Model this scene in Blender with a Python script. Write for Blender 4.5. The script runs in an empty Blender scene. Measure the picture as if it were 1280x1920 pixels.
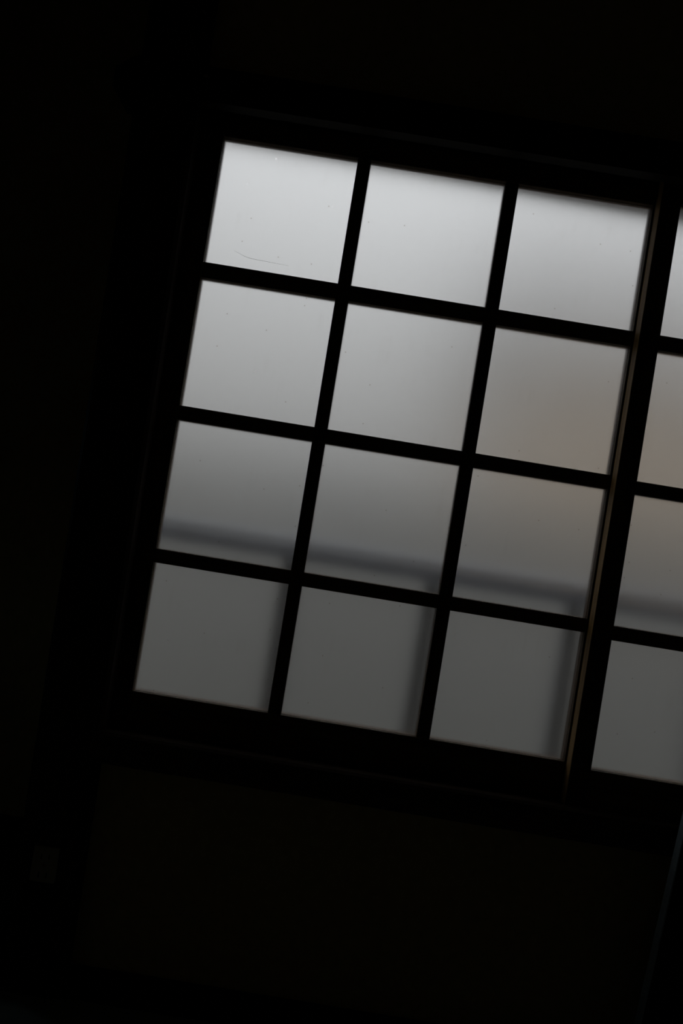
import bpy, bmesh, math, random
from mathutils import Vector, Matrix
random.seed(4)

# ------------------------------------------------------------------ camera, world, exposure
S = bpy.context.scene
COL = S.collection
H = 0.84                                   # eye height of someone sitting on the floor
cam_d = bpy.data.cameras.new('camera')
cam = bpy.data.objects.new('camera', cam_d)
COL.objects.link(cam)
cam_d.sensor_fit = 'VERTICAL'
cam_d.sensor_height = 36.0
cam_d.lens = 36.0 * 1667.0 / 1920.0
cam_d.clip_start = 0.02
cam_d.clip_end = 200


def rot3(p, y, r):
    cx, sx, cy, sy, cz, sz = math.cos(p), math.sin(p), math.cos(y), math.sin(y), math.cos(r), math.sin(r)
    Rx = Matrix(((1, 0, 0), (0, cx, -sx), (0, sx, cx)))
    Ry = Matrix(((cy, 0, sy), (0, 1, 0), (-sy, 0, cy)))
    Rz = Matrix(((cz, -sz, 0), (sz, cz, 0), (0, 0, 1)))
    return Rz @ Rx @ Ry


# handheld camera: level, square to the window, rolled by a little over nine degrees
Rc = rot3(math.radians(-0.588), math.radians(0.216), math.radians(9.252))
right, down, fwd = Rc[0], Rc[1], Rc[2]     # rows: image axes in (X right, -Z, Y) order


def tow(v):
    return Vector((v[0], v[2], -v[1]))


M = Matrix.Identity(4)
for i, ax in enumerate((tow(right), -tow(down), -tow(fwd))):
    for j in range(3):
        M[j][i] = ax[j]
M.translation = Vector((0, -1.5, H))
cam.matrix_world = M
S.camera = cam

W = bpy.data.worlds.new('overcast_sky')
S.world = W
W.use_nodes = True
nt = W.node_tree
nt.nodes.clear()
tc = nt.nodes.new('ShaderNodeTexCoord')
sep = nt.nodes.new('ShaderNodeSeparateXYZ')
rmp = nt.nodes.new('ShaderNodeValToRGB')
bg = nt.nodes.new('ShaderNodeBackground')
wo = nt.nodes.new('ShaderNodeOutputWorld')
nt.links.new(tc.outputs['Generated'], sep.inputs[0])
nt.links.new(sep.outputs['Z'], rmp.inputs[0])
nt.links.new(rmp.outputs[0], bg.inputs[0])
nt.links.new(bg.outputs[0], wo.inputs[0])
rmp.color_ramp.elements[0].position = 0.0
rmp.color_ramp.elements[0].color = (0.25, 0.247, 0.24, 1)
e_mid = rmp.color_ramp.elements.new(0.20)
e_mid.color = (0.43, 0.436, 0.437, 1)
rmp.color_ramp.elements[-1].position = 0.50
rmp.color_ramp.elements[-1].color = (1.02, 1.04, 1.065, 1)
bg.inputs[1].default_value = 1.0

S.view_settings.view_transform = 'Standard'
S.view_settings.look = 'None'
S.view_settings.gamma = 1.0
S.view_settings.use_curve_mapping = False
S.view_settings.exposure = 0.0

# cool daylight reaching the alcove through its small side window
al = bpy.data.lights.new('alcove_daylight', 'AREA')
al.shape = 'RECTANGLE'
al.size = 0.12
al.size_y = 0.5
al.color = (0.55, 0.85, 1.0)
al.energy = 0.024
al.spread = math.radians(100)
alo = bpy.data.objects.new('alcove_daylight', al)
COL.objects.link(alo)
alo.location = (-1.02, 0.32, 0.85)
alo.rotation_euler = (Vector((-0.30, -0.22, 0.0)) - alo.location).to_track_quat('-Z', 'Y').to_euler()   # slants in and down


# ------------------------------------------------------------------ materials
def mat(name):
    m = bpy.data.materials.new(name)
    m.use_nodes = True
    n = m.node_tree.nodes
    b = n['Principled BSDF']
    return m, m.node_tree, n, b


def wood(name, c1, c2, axis='Z', rough=0.55, bump=0.25):
    m, t, n, b = mat(name)
    co = n.new('ShaderNodeTexCoord')
    mp = n.new('ShaderNodeMapping')
    sc = {'X': (1.5, 40, 40), 'Y': (40, 1.5, 40), 'Z': (40, 40, 1.5)}[axis]
    mp.inputs['Scale'].default_value = sc
    no = n.new('ShaderNodeTexNoise')
    no.inputs['Scale'].default_value = 2.2
    no.inputs['Detail'].default_value = 7
    no.inputs['Distortion'].default_value = 0.6
    r = n.new('ShaderNodeValToRGB')
    r.color_ramp.elements[0].position = 0.32
    r.color_ramp.elements[0].color = (*c1, 1)
    r.color_ramp.elements[1].position = 0.7
    r.color_ramp.elements[1].color = (*c2, 1)
    bp = n.new('ShaderNodeBump')
    bp.inputs['Strength'].default_value = bump
    bp.inputs['Distance'].default_value = 0.001
    t.links.new(co.outputs['Object'], mp.inputs[0])
    t.links.new(mp.outputs[0], no.inputs['Vector'])
    t.links.new(no.outputs['Fac'], r.inputs[0])
    t.links.new(r.outputs[0], b.inputs['Base Color'])
    t.links.new(no.outputs['Fac'], bp.inputs['Height'])
    t.links.new(bp.outputs[0], b.inputs['Normal'])
    b.inputs['Roughness'].default_value = rough
    b.inputs['Specular IOR Level'].default_value = 0.08
    return m


def rough_mat(name, c1, c2, scale=30, rough=0.9, bump=0.3, dist=0.002, spec=0.1):
    m, t, n, b = mat(name)
    co = n.new('ShaderNodeTexCoord')
    no = n.new('ShaderNodeTexNoise')
    no.inputs['Scale'].default_value = scale
    no.inputs['Detail'].default_value = 8
    r = n.new('ShaderNodeValToRGB')
    r.color_ramp.elements[0].position = 0.3
    r.color_ramp.elements[0].color = (*c1, 1)
    r.color_ramp.elements[1].position = 0.7
    r.color_ramp.elements[1].color = (*c2, 1)
    bp = n.new('ShaderNodeBump')
    bp.inputs['Strength'].default_value = bump
    bp.inputs['Distance'].default_value = dist
    t.links.new(co.outputs['Object'], no.inputs['Vector'])
    t.links.new(no.outputs['Fac'], r.inputs[0])
    t.links.new(r.outputs[0], b.inputs['Base Color'])
    t.links.new(no.outputs['Fac'], bp.inputs['Height'])
    t.links.new(bp.outputs[0], b.inputs['Normal'])
    b.inputs['Roughness'].default_value = rough
    b.inputs['Specular IOR Level'].default_value = spec
    return m


def frosted(name, seed):
    """one-piece frosted glass: ground surface, a few clear pin-prick chips and specks of dirt"""
    m, t, n, b = mat(name)
    b.inputs['Base Color'].default_value = (0.96, 0.965, 0.965, 1)
    b.inputs['Transmission Weight'].default_value = 1.0
    b.inputs['IOR'].default_value = 1.45
    co = n.new('ShaderNodeTexCoord')
    sx = n.new('ShaderNodeSeparateXYZ')
    cx = n.new('ShaderNodeCombineXYZ')
    t.links.new(co.outputs['Object'], sx.inputs[0])
    t.links.new(sx.outputs['X'], cx.inputs['X'])
    t.links.new(sx.outputs['Z'], cx.inputs['Y'])
    fl = n.new('ShaderNodeMapping')
    fl.inputs['Location'].default_value = (seed * 3.17, seed * 1.31, 0)
    t.links.new(cx.outputs[0], fl.inputs[0])
    # uneven grinding
    no = n.new('ShaderNodeTexNoise')
    no.inputs['Scale'].default_value = 9
    no.inputs['Detail'].default_value = 5
    mr = n.new('ShaderNodeMapRange')
    mr.inputs['To Min'].default_value = GLASS_ROUGH - 0.02
    mr.inputs['To Max'].default_value = GLASS_ROUGH + 0.02
    t.links.new(fl.outputs[0], no.inputs['Vector'])
    t.links.new(no.outputs['Fac'], mr.inputs['Value'])
    # sparse dirt specks
    vo = n.new('ShaderNodeTexVoronoi')
    vo.voronoi_dimensions = '2D'
    vo.inputs['Scale'].default_value = 16
    lt = n.new('ShaderNodeMath')
    lt.operation = 'LESS_THAN'
    lt.inputs[1].default_value = 0.016
    sp = n.new('ShaderNodeSeparateColor')
    gt = n.new('ShaderNodeMath')
    gt.operation = 'GREATER_THAN'
    gt.inputs[1].default_value = 0.72
    mu = n.new('ShaderNodeMath')
    mu.operation = 'MULTIPLY'
    t.links.new(fl.outputs[0], vo.inputs['Vector'])
    t.links.new(vo.outputs['Distance'], lt.inputs[0])
    t.links.new(vo.outputs['Color'], sp.inputs[0])
    t.links.new(sp.outputs[0], gt.inputs[0])
    t.links.new(lt.outputs[0], mu.inputs[0])
    t.links.new(gt.outputs[0], mu.inputs[1])
    mx = n.new('ShaderNodeMix')
    mx.data_type = 'RGBA'
    mx.inputs['A'].default_value = (0.96, 0.965, 0.965, 1)
    mx.inputs['B'].default_value = (0.55, 0.52, 0.48, 1)
    t.links.new(mu.outputs[0], mx.inputs['Factor'])
    # faint wiped streaks and film of dust
    sm = n.new('ShaderNodeMapping')
    sm.inputs['Scale'].default_value = (90, 6, 1)
    sn = n.new('ShaderNodeTexNoise')
    sn.inputs['Scale'].default_value = 1.0
    sn.inputs['Detail'].default_value = 4
    pn = n.new('ShaderNodeTexNoise')
    pn.inputs['Scale'].default_value = 14
    pn.inputs['Detail'].default_value = 3
    pr = n.new('ShaderNodeMapRange')
    pr.inputs['From Min'].default_value = 0.52
    pr.inputs['From Max'].default_value = 0.75
    sr = n.new('ShaderNodeMapRange')
    sr.inputs['From Min'].default_value = 0.5
    sr.inputs['From Max'].default_value = 0.75
    sr.inputs['To Max'].default_value = 0.30
    sml = n.new('ShaderNodeMath')
    sml.operation = 'MULTIPLY'
    m2 = n.new('ShaderNodeMix')
    m2.data_type = 'RGBA'
    m2.inputs['B'].default_value = (0.72, 0.70, 0.67, 1)
    t.links.new(fl.outputs[0], sm.inputs[0])
    t.links.new(sm.outputs[0], sn.inputs['Vector'])
    t.links.new(fl.outputs[0], pn.inputs['Vector'])
    t.links.new(pn.outputs['Fac'], pr.inputs['Value'])
    t.links.new(sn.outputs['Fac'], sr.inputs['Value'])
    t.links.new(pr.outputs[0], sml.inputs[0])
    t.links.new(sr.outputs[0], sml.inputs[1])
    t.links.new(sml.outputs[0], m2.inputs['Factor'])
    t.links.new(mx.outputs['Result'], m2.inputs['A'])
    t.links.new(m2.outputs['Result'], b.inputs['Base Color'])
    # sparse clear chips
    vo2 = n.new('ShaderNodeTexVoronoi')
    vo2.voronoi_dimensions = '2D'
    vo2.inputs['Scale'].default_value = 13
    of = n.new('ShaderNodeMapping')
    of.inputs['Location'].default_value = (7.3, 2.9, 0)
    lt2 = n.new('ShaderNodeMath')
    lt2.operation = 'LESS_THAN'
    lt2.inputs[1].default_value = 0.021
    sp2 = n.new('ShaderNodeSeparateColor')
    gt2 = n.new('ShaderNodeMath')
    gt2.operation = 'GREATER_THAN'
    gt2.inputs[1].default_value = CHIP
    mu2 = n.new('ShaderNodeMath')
    mu2.operation = 'MULTIPLY'
    iv = n.new('ShaderNodeMath')
    iv.operation = 'SUBTRACT'
    iv.inputs[0].default_value = 1.0
    mm = n.new('ShaderNodeMath')
    mm.operation = 'MULTIPLY'
    t.links.new(fl.outputs[0], of.inputs[0])
    t.links.new(of.outputs[0], vo2.inputs['Vector'])
    t.links.new(vo2.outputs['Distance'], lt2.inputs[0])
    t.links.new(vo2.outputs['Color'], sp2.inputs[0])
    t.links.new(sp2.outputs[1], gt2.inputs[0])
    t.links.new(lt2.outputs[0], mu2.inputs[0])
    t.links.new(gt2.outputs[0], mu2.inputs[1])
    t.links.new(mu2.outputs[0], iv.inputs[1])
    t.links.new(mr.outputs[0], mm.inputs[0])
    t.links.new(iv.outputs[0], mm.inputs[1])
    t.links.new(mm.outputs[0], b.inputs['Roughness'])
    return m


GLASS_ROUGH = 0.36
CHIP = 0.8
M_frame_lit = wood('sash_wood_painted_lit', (0.20, 0.12, 0.045), (0.37, 0.225, 0.09), 'Z', 0.6)  # lighter copy of the sash wood, for the window-lit stile side
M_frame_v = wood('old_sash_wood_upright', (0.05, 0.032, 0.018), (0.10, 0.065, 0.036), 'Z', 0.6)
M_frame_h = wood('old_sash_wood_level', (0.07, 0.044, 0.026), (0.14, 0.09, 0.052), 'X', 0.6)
M_post = wood('dark_post_wood', (0.018, 0.013, 0.010), (0.04, 0.029, 0.021), 'Z', 0.5)
M_beam = wood('dark_beam_wood', (0.010, 0.008, 0.006), (0.020, 0.015, 0.011), 'X', 0.5)
M_sill = wood('worn_sill_wood', (0.03, 0.021, 0.014), (0.065, 0.046, 0.03), 'X', 0.5)
M_plaster = rough_mat('brown_clay_plaster', (0.40, 0.31, 0.13), (0.50, 0.39, 0.17), 60)
M_room = rough_mat('dim_room_plaster', (0.62, 0.56, 0.44), (0.70, 0.63, 0.50), 60)
M_ceiling = wood('ceiling_boards', (0.32, 0.25, 0.17), (0.42, 0.33, 0.23), 'Y', 0.7)
M_floor = wood('tatami_straw', (0.25, 0.28, 0.25), (0.32, 0.35, 0.31), 'X', 0.6)
M_plate = rough_mat('ivory_plastic', (0.30, 0.26, 0.17), (0.34, 0.29, 0.19), 10, 0.5, 0.0)
M_black = rough_mat('black_void', (0.004, 0.004, 0.004), (0.006, 0.006, 0.006), 10, 0.9, 0.0)
M_brass = rough_mat('tarnished_metal', (0.20, 0.15, 0.08), (0.28, 0.21, 0.11), 90, 0.5, 0.1)
M_screen = rough_mat('dark_screen_lacquer', (0.010, 0.010, 0.010), (0.014, 0.014, 0.014), 20, 0.7, 0.0)
M_edge_lit = rough_mat('painted_cool_edge_light', (0.24, 0.30, 0.34), (0.30, 0.36, 0.40), 120, 0.9, 0.1)  # cool light along the screen edge, put into the colour
M_rail = rough_mat('weathered_blue_grey_metal', (0.58, 0.65, 0.80), (0.64, 0.71, 0.86), 25, 0.7, 0.1)
M_post_out = rough_mat('dark_grey_metal', (0.20, 0.21, 0.235), (0.25, 0.26, 0.285), 25, 0.7, 0.1)
M_gravel = rough_mat('grey_gravel', (0.068, 0.068, 0.062), (0.125, 0.125, 0.114), 60, 0.95, 0.6, 0.01)
M_garden = rough_mat('grey_block_garden_boundary', (0.20, 0.198, 0.19), (0.25, 0.247, 0.236), 8, 0.9, 0.3)
M_pale = rough_mat('pale_lime_plaster', (0.72, 0.71, 0.68), (0.78, 0.77, 0.74), 40, 0.9, 0.1)
M_house = rough_mat('warm_beige_render', (0.66, 0.54, 0.42), (0.74, 0.61, 0.48), 12, 0.9, 0.2)
M_tile = rough_mat('grey_roof_tile', (0.30, 0.295, 0.29), (0.37, 0.365, 0.36), 10, 0.7, 0.3)
M_eave = wood('eave_boards', (0.06, 0.045, 0.032), (0.11, 0.085, 0.06), 'X', 0.7)


# ------------------------------------------------------------------ mesh helpers
def box(bm, x0, x1, y0, y1, z0, z1):
    vs = [bm.verts.new(p) for p in ((x0, y0, z0), (x1, y0, z0), (x1, y1, z0), (x0, y1, z0),
                                    (x0, y0, z1), (x1, y0, z1), (x1, y1, z1), (x0, y1, z1))]
    for f in ((3, 2, 1, 0), (4, 5, 6, 7), (0, 1, 5, 4), (1, 2, 6, 5), (2, 3, 7, 6), (3, 0, 4, 7)):
        bm.faces.new([vs[i] for i in f])
    return vs


def ngon_prism(bm, pts, ext):
    """pts: closed outline of 3-D points; ext: extrusion vector"""
    a = [bm.verts.new(p) for p in pts]
    b = [bm.verts.new(Vector(p) + Vector(ext)) for p in pts]
    k = len(pts)
    bm.faces.new(a[::-1])
    bm.faces.new(b)
    for i in range(k):
        bm.faces.new((a[i], a[(i + 1) % k], b[(i + 1) % k], b[i]))


def cyl(bm, p, axis, r, L, seg=24, r2=None):
    r2 = r if r2 is None else r2
    axis = Vector(axis).normalized()
    u = axis.orthogonal().normalized()
    v = axis.cross(u)
    p = Vector(p)
    a, b = [], []
    for i in range(seg):
        t = 2 * math.pi * i / seg
        d = u * math.cos(t) + v * math.sin(t)
        a.append(bm.verts.new(p + d * r))
        b.append(bm.verts.new(p + axis * L + d * r2))
    bm.faces.new(a[::-1])
    bm.faces.new(b)
    for i in range(seg):
        bm.faces.new((a[i], a[(i + 1) % seg], b[(i + 1) % seg], b[i]))


def obj(name, bm, m, parent=None, bevel=0.0):
    bmesh.ops.recalc_face_normals(bm, faces=bm.faces[:])
    me = bpy.data.meshes.new(name)
    bm.to_mesh(me)
    bm.free()
    me.materials.append(m)
    o = bpy.data.objects.new(name, me)
    COL.objects.link(o)
    if parent:
        o.parent = parent
    if bevel:
        bv = o.modifiers.new('bevel', 'BEVEL')
        bv.width = bevel
        bv.segments = 2
        bv.limit_method = 'ANGLE'
    return o


def bx(name, m, x0, x1, y0, y1, z0, z1, parent=None, bevel=0.0):
    bm = bmesh.new()
    box(bm, x0, x1, y0, y1, z0, z1)
    return obj(name, bm, m, parent, bevel)


def tag(o, label=None, cat=None, group=None, kind=None):
    if label:
        o['label'] = label
    if cat:
        o['category'] = cat
    if group:
        o['group'] = group
    if kind:
        o['kind'] = kind
    return o


def empty(name, loc=(0, 0, 0)):
    o = bpy.data.objects.new(name, None)
    COL.objects.link(o)
    o.location = loc
    return o


def Z(z):                                   # heights measured from the eye
    return z + H


# ------------------------------------------------------------------ room shell
RX0, RX1, RY0, RZ1 = -1.00, 2.9, -4.2, 2.35       # room
PL = -0.015                                       # plaster face of the window wall
WX0, WX1 = -0.35, 1.262                           # window opening
LINT = Z(0.645)                                   # underside of the lintel
SILL = Z(-0.400)                                  # top of the sill
AY = 0.46                                         # back of the alcove
PXL, PXR = -0.4425, -0.3365                       # alcove post

bx('floor', M_floor, RX0 - 0.1, RX1 + 0.1, RY0 - 0.1, 0.10, -0.12, 0.0)
tag(bpy.data.objects['floor'], 'dark straw mat floor with a dim bluish sheen at lower left', 'floor', kind='structure')
bx('ceiling', M_ceiling, RX0 - 0.1, RX1 + 0.1, RY0 - 0.1, AY + 0.1, RZ1, RZ1 + 0.1)
tag(bpy.data.objects['ceiling'], 'dark board ceiling above the room, out of view', 'ceiling', kind='structure')

bm = bmesh.new()
box(bm, PXR - 0.02, RX1 + 0.1, PL, 0.10, 0.0, SILL - 0.045)              # below the sill
box(bm, PXR - 0.02, RX1 + 0.1, PL, 0.10, LINT + 0.05, RZ1)               # above the lintel
box(bm, WX1 + 0.10, RX1 + 0.1, PL, 0.10, SILL - 0.045, LINT + 0.05)      # right of the window
obj('wall_front', bm, M_plaster)
tag(bpy.data.objects['wall_front'], 'brown clay plaster wall around and below the window', 'wall', kind='structure')

bm = bmesh.new()
box(bm, RX0 - 0.1, PXL - 0.11, AY, AY + 0.1, 0.0, RZ1)
obj('wall_alcove', bm, M_plaster)
tag(bpy.data.objects['wall_alcove'], 'dim brown plaster wall left of the dark alcove post', 'wall', kind='structure')
bm = bmesh.new()
ngon_prism(bm, [(PXL - 0.005, 0.06, 0), (PXL + 0.03, 0.06, 0), (PXL - 0.125, AY + 0.1, 0), (PXL - 0.16, AY + 0.1, 0)], (0, 0, RZ1))
obj('wall_alcove_side', bm, M_pale)
tag(bpy.data.objects['wall_alcove_side'], 'plaster return wall of the alcove hidden behind the post', 'wall', kind='structure')

ay0, ay1, az0, az1 = 0.20, 0.42, 0.5, 1.3         # small side window of the alcove
bm = bmesh.new()
box(bm, RX0 - 0.1, RX0, RY0, ay0, 0, RZ1)
box(bm, RX0 - 0.1, RX0, ay1, AY, 0, RZ1)
box(bm, RX0 - 0.1, RX0, ay0, ay1, 0, az0)
box(bm, RX0 - 0.1, RX0, ay0, ay1, az1, RZ1)
obj('wall_left', bm, M_room)
tag(bpy.data.objects['wall_left'], 'plaster side wall left of the alcove, out of view', 'wall', kind='structure')
bx('wall_right', M_room, RX1, RX1 + 0.1, RY0, PL, 0, RZ1)
tag(bpy.data.objects['wall_right'], 'plaster side wall far right, out of view', 'wall', kind='structure')
bx('wall_back', M_room, RX0 - 0.1, RX1 + 0.1, RY0 - 0.1, RY0, 0, RZ1)
tag(bpy.data.objects['wall_back'], 'plaster wall behind the viewer, out of view', 'wall', kind='structure')

w3 = empty('window_3', (RX0, (ay0 + ay1) / 2, az0))
tag(w3, 'small shuttered side window inside the alcove, out of view', 'window', kind='structure')
bx('shutter', M_frame_v, -0.098, -0.07, -(ay1 - ay0) / 2, (ay1 - ay0) / 2, 0, az1 - az0, w3)

# alcove platform and its front beam
bx('alcove_floor', M_beam, RX0, PXL, 0.03, AY, 0.0, 0.085)
tag(bpy.data.objects['alcove_floor'], 'raised dark board floor of the alcove left of the post', 'floor', kind='structure')
bx('trim_1', M_beam, RX0, PXL - 0.002, -0.045, 0.03, 0.0, 0.09, None, 0.003)
tag(bpy.data.objects['trim_1'], 'low dark beam along the front edge of the alcove floor', 'beam', kind='structure')

# alcove post, very slightly out of plumb like the old house
bm = bmesh.new()
z0, z1 = 0.0, RZ1
lo, hi = 0.013, -0.018
c = 0.006
prof = [(PXL, -0.05 + c), (PXL + c, -0.05), (PXR - c, -0.05), (PXR, -0.05 + c), (PXR, 0.06), (PXL, 0.06)]


def shear(x, z):
    return x + 0.0135 * (0.62 - (z - H + 0.84) / 1.2)


a = [bm.verts.new((shear(x, z0), y, z0)) for x, y in prof]
b = [bm.verts.new((shear(x, z1), y, z1)) for x, y in prof]
bm.faces.new(a[::-1])
bm.faces.new(b)
for i in range(6):
    bm.faces.new((a[i], a[(i + 1) % 6], b[(i + 1) % 6], b[i]))
obj('trim_2', bm, M_post)
tag(bpy.data.objects['trim_2'], 'near-black wooden post running floor to ceiling left of the window', 'post', kind='structure')

# picture rail above the window: sloping top, thick lower edge, returned round the alcove post
nz0, nz1, nz2 = Z(0.632), Z(0.664), Z(0.700)
prof = [(0.0, nz0), (0.028, nz0), (0.028, nz1), (0.004, nz2), (0.0, nz2)]     # (projection, height)
bm = bmesh.new()
rings = []
xl = shear(PXL, Z(0.66))
for where in ('wall_end', 'corner', 'left_end'):
    ring = []
    for pr, zz in prof:
        if where == 'wall_end':
            p = (RX1, -0.05 - pr, zz)
        elif where == 'corner':
            p = (xl - pr, -0.05 - pr, zz)
        else:
            p = (xl - pr, 0.02, zz)
        ring.append(bm.verts.new(p))
    rings.append(ring)
k = len(prof)
for A, B in zip(rings, rings[1:]):
    for i in range(k):
        bm.faces.new((A[i], A[(i + 1) % k], B[(i + 1) % k], B[i]))
bm.faces.new(rings[0])
bm.faces.new(rings[-1][::-1])
obj('trim_3', bm, M_beam)
tag(bpy.data.objects['trim_3'], 'long black rail above the window, its end wrapped round the post', 'rail', kind='structure')

# lintel behind the picture rail
bm = bmesh.new()
box(bm, PXR - 0.01, RX1, -0.05, -0.034, LINT, nz2)
box(bm, PXR - 0.01, RX1, -0.034, 0.07, LINT + 0.012, nz2)
box(bm, PXR - 0.01, RX1, 0.034, 0.07, LINT, LINT + 0.02)
obj('trim_4', bm, M_beam)
tag(bpy.data.objects['trim_4'], 'dark grooved lintel along the top of both window sashes', 'lintel', kind='structure')

# sill with two sliding tracks
bm = bmesh.new()
ztop, zb = SILL, SILL - 0.050
outline = [(-0.055, zb), (-0.055, ztop - 0.004), (-0.051, ztop), (-0.033, ztop), (-0.033, ztop - 0.004), (0.001, ztop - 0.004), (0.031, ztop - 0.004),
           (0.031, ztop), (0.075, ztop), (0.085, ztop - 0.012), (0.085, zb)]
ngon_prism(bm, [(PXR - 0.01, y, z) for y, z in outline], (RX1 - PXR + 0.01, 0, 0))
obj('trim_5', bm, M_sill)
tag(bpy.data.objects['trim_5'], 'dark wooden sill with sliding tracks under the window', 'sill', kind='structure')

# ground beam at the foot of the wall, right jamb of the window
bx('baseboard_front', M_beam, PXR + 0.002, RX1, -0.045, PL + 0.002, 0.0, Z(-0.797), None, 0.002)
tag(bpy.data.objects['baseboard_front'], 'dark low beam where the window wall meets the floor', 'baseboard', kind='structure')
bx('trim_6', M_post, WX1, WX1 + 0.105, -0.05, 0.10, SILL - 0.05, LINT + 0.05, None, 0.004)
tag(bpy.data.objects['trim_6'], 'dark jamb at the right end of the window, out of view', 'post', kind='structure')

# ------------------------------------------------------------------ sashes
XS = [-0.305, -0.0741, -0.0517, 0.1795, 0.2021, 0.4316]
ZS = [0.6128, 0.3970, 0.3703, 0.1500, 0.1256, -0.0957, -0.1193, -0.3386]
XS2 = [0.4685, 0.6985, 0.7210, 0.9510, 0.9735, 1.2035]
ZS2 = [0.6100, 0.3895, 0.3643, 0.1442, 0.1220, -0.0985, -0.1225, -0.3390]


def sash(name, xs, zs, y0, xL, xR, label, seed):
    root = empty(name, ((xL + xR) / 2, y0, SILL))
    tag(root, label, 'window', kind='structure')
    ox, oy, oz = root.location
    T = 0.028
    yb = y0 + T

    def part(nm, m, x0, x1, ya, ybk, z0, z1, bev=0.0012):
        return bx(nm, m, x0 - ox, x1 - ox, ya - oy, ybk - oy, z0 - oz, z1 - oz, root, bev)
    ztop, zbot = LINT + 0.006, SILL - 0.003
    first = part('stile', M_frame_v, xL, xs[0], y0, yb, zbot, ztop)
    first.data.materials.append(M_frame_lit)                  # lighter brown paints window light onto the left side face
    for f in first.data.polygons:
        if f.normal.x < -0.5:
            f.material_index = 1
    part('stile', M_frame_v, xs[-1], xR, y0, yb, zbot, ztop)
    part('rail', M_frame_h, xs[0], xs[-1], y0 + 0.0005, yb - 0.0005, Z(zs[0]), ztop - 0.001)
    part('rail', M_frame_h, xs[0], xs[-1], y0 + 0.0005, yb - 0.0005, zbot, Z(zs[-1]))
    for i in (1, 3):
        part('muntin', M_frame_v, xs[i], xs[i + 1], y0 + 0.002, yb - 0.002, Z(zs[-1]), Z(zs[0]), 0.001)
    for j in (1, 3, 5):
        part('muntin', M_frame_h, xs[0], xs[-1], y0 + 0.0024, yb - 0.0024, Z(zs[j + 1]), Z(zs[j]), 0.001)
    panes = []
    for r in range(4):
        for cc in range(3):
            e = 0.006
            px0, px1 = xs[2 * cc] - e, xs[2 * cc + 1] + e
            pz0, pz1 = Z(zs[2 * r + 1]) - e, Z(zs[2 * r]) + e
            p = bx('pane', glass[(seed + r * 3 + cc) % len(glass)], px0 - ox, px1 - ox, y0 + 0.0125 - oy, y0 + 0.0155 - oy,
                   pz0 - oz, pz1 - oz, root)
            panes.append(p)
    return root, panes


glass = []
for q in range(12):
    CHIP = 0.62 if q == 0 else 0.965
    glass.append(frosted('frosted_glass_%d' % q, q + 1))
w1, panes1 = sash('window_1', XS, ZS, 0.0, -0.352, 0.474,
                  'left sliding sash with twelve whole frosted panes in a black grid', 0)
w2, panes2 = sash('window_2', XS2, ZS2, -0.030, 0.4343, 1.246,
                  'right sliding sash cut off by the right edge, overlapping in front of the other', 5)

# hairline crack low in the first pane
o = w1.location


def cracked(points, rad, pane):
    bm = bmesh.new()
    for (p, q) in zip(points, points[1:]):
        a, b = Vector((p[0] - o.x, 0.0121, p[1] + H - o.z)), Vector((q[0] - o.x, 0.0121, q[1] + H - o.z))
        cyl(bm, a, b - a, rad * p[2], (b - a).length, 6, rad * q[2])
    c_ = obj('crack', bm, M_black, pane)
    tag(c_, 'thin dark curved crack in the glass')
    return c_


cracked([(-0.2583, 0.4265, 0.25), (-0.2500, 0.4235, 0.5), (-0.2400, 0.4200, 0.8), (-0.2310, 0.4180, 1), (-0.2180, 0.4172, 1),
         (-0.2000, 0.4168, 0.8), (-0.1800, 0.4160, 0.55), (-0.1620, 0.4155, 0.3)], 0.0002, panes1[0])

# ------------------------------------------------------------------ outlet on the post
ox_ = shear((PXL + PXR) / 2, Z(-0.62)) - 0.0045
out = empty('wall_outlet', (ox_ , -0.05, Z(-0.6255)))
tag(out, 'small pale double power outlet low on the dark post', 'outlet')
bx('cover_plate', M_plate, -0.0205, 0.0205, -0.008, 0.0, -0.029, 0.029, out, 0.002)
for sz in (0.0135, -0.0165):
    for sx, hh in ((-0.0062, 0.0045), (0.0062, 0.0038)):
        bx('slot', M_black, sx - 0.0010, sx + 0.0010, -0.0083, -0.004, sz - hh, sz + hh, out)
bm = bmesh.new()
cyl(bm, (0, -0.0078, -0.001), (0, -1, 0), 0.0028, 0.001)
obj('screw', bm, M_brass, out)

# metal nail cover on the rail, just right of the post
nail = bmesh.new()
cyl(nail, (0, 0, 0), (0, -1, 0), 0.0042, 0.0015, 20)
cyl(nail, (0, -0.0015, 0), (0, -1, 0), 0.0036, 0.0015, 20, 0.0015)
nl = obj('nail_head', nail, M_brass)
nl.location = (-0.3345, -0.0662, Z(0.6735))
nl.rotation_euler = (math.radians(-34), 0, 0)
nl.location = (-0.3345, -0.0720, Z(0.6735))
tag(nl, 'tiny dull metal nail head on the black rail beside the post', 'nail')

# ------------------------------------------------------------------ dark screen leaning at lower right
scr = empty('leaning_screen', (0.556, -0.14, 0.0))
tag(scr, 'dark screen with a slanting edge painted cool-lit, by the wall at lower right', 'screen')
tk = math.tan(math.radians(4.0))
bm = bmesh.new()
ngon_prism(bm, [(0.002, 0, 0), (0.42, 0, 0), (0.42, 0, 0.62), (0.002 + 0.62 * tk, 0, 0.62)], (0, 0.020, 0))
obj('panel', bm, M_screen, scr)
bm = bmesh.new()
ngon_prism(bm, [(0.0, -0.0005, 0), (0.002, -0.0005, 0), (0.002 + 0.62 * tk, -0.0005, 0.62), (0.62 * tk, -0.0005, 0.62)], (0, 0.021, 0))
e_ = obj('painted_lit_edge', bm, M_edge_lit, scr)  # thin strip whose pale blue stands in for light catching the edge
tag(e_, 'pale bluish edge strip with cool light painted in')

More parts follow.
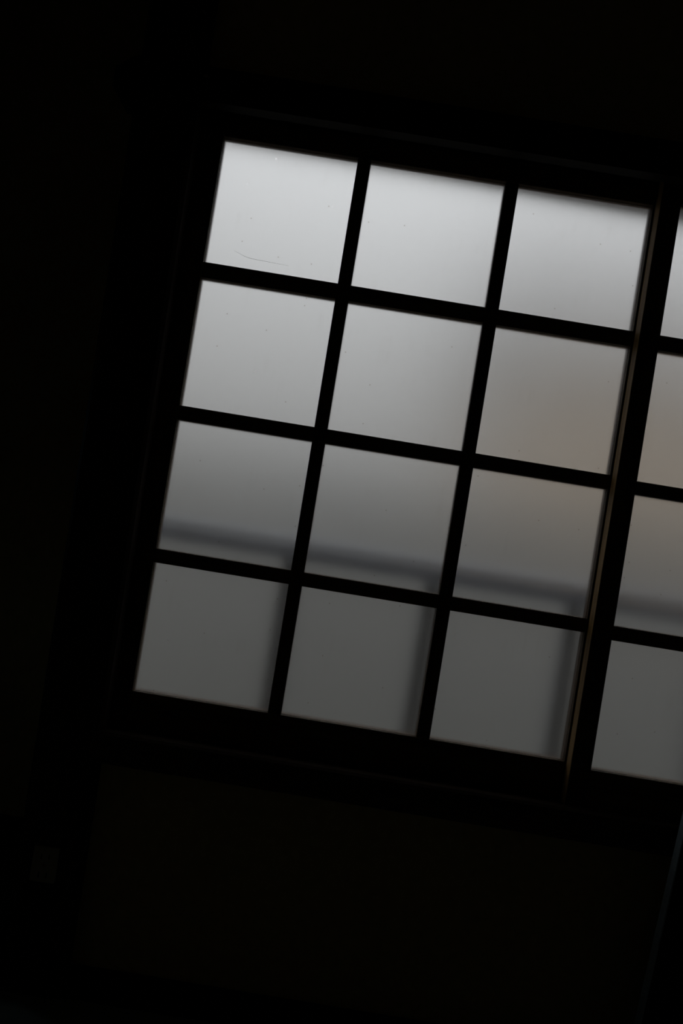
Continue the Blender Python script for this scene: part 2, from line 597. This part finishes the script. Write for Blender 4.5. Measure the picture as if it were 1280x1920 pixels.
# ------------------------------------------------------------------ outside: railing, eave, garden
GZ = -0.55
rl = empty('window_railing', (0.3, 0.142, Z(-0.065)))
tag(rl, 'blurred bluish-grey outdoor railing seen through the lower frosted panes', 'railing')
rx, ry, rz = rl.location
bx('handrail', M_rail, -0.70, 1.5, -0.016, 0.016, -0.019, 0.019, rl, 0.006)
bx('bottom_rail', M_rail, -0.70, 1.5, -0.010, 0.010, -0.46, -0.435, rl, 0.003)
for i in range(0, 6):
    xb = 0.4468 + (i - 2) * 0.2641 - rx
    bx('baluster', M_post_out, xb - 0.0155, xb + 0.0135, -0.011, 0.011, -0.437, -0.02, rl, 0.002)

bm = bmesh.new()
th = math.radians(-0.9)
box(bm, PXL + 0.045, 3.4, 0.10, 0.14, 0, 0.16)
ev = obj('eave_fascia', bm, M_eave)
ev.location = (0, 0, Z(0.655))
ev.rotation_euler = (0, -th, 0)
tag(ev, 'dark eave board outside shading the top of the window', 'eave', kind='structure')

bm = bmesh.new()
box(bm, WX1, 3.4, 0.10, 0.16, GZ, 3.0)
box(bm, PXL + 0.03, WX1, 0.10, 0.16, GZ, SILL - 0.05)
box(bm, PXL + 0.03, 3.4, 0.145, 0.20, LINT + 0.09, 3.0)
obj('wall_outside', bm, M_pale)
tag(bpy.data.objects['wall_outside'], 'outer face of the house wall, out of view', 'wall', kind='structure')

bx('ground', M_gravel, -40, 40, 0.3, 60, GZ - 0.2, GZ)
tag(bpy.data.objects['ground'], 'grey ground outside, only a blur through the glass', 'ground', kind='structure')
bm = bmesh.new()
box(bm, -25, 25, 4.6, 4.75, GZ, 1.10)
box(bm, -25, 25, 4.55, 4.80, 1.10, 1.16)
obj('garden_wall', bm, M_garden)
tag(bpy.data.objects['garden_wall'], 'grey garden boundary blurred behind the frosted glass', 'wall', kind='structure')

nh = empty('neighbour_house', (5.0, 9.0, GZ))
tag(nh, 'warm beige house outside, a blur behind the right-hand panes', 'house')
bx('house_wall', M_house, -3.2, 6.0, -1.5, 4.0, 0.0, 3.4, nh)
bm = bmesh.new()
ngon_prism(bm, [(-3.7, -2.1, 3.4), (-3.7, 4.6, 3.4), (-3.7, 1.0, 5.6)], (10.2, 0, 0))
obj('roof', bm, M_tile, nh)
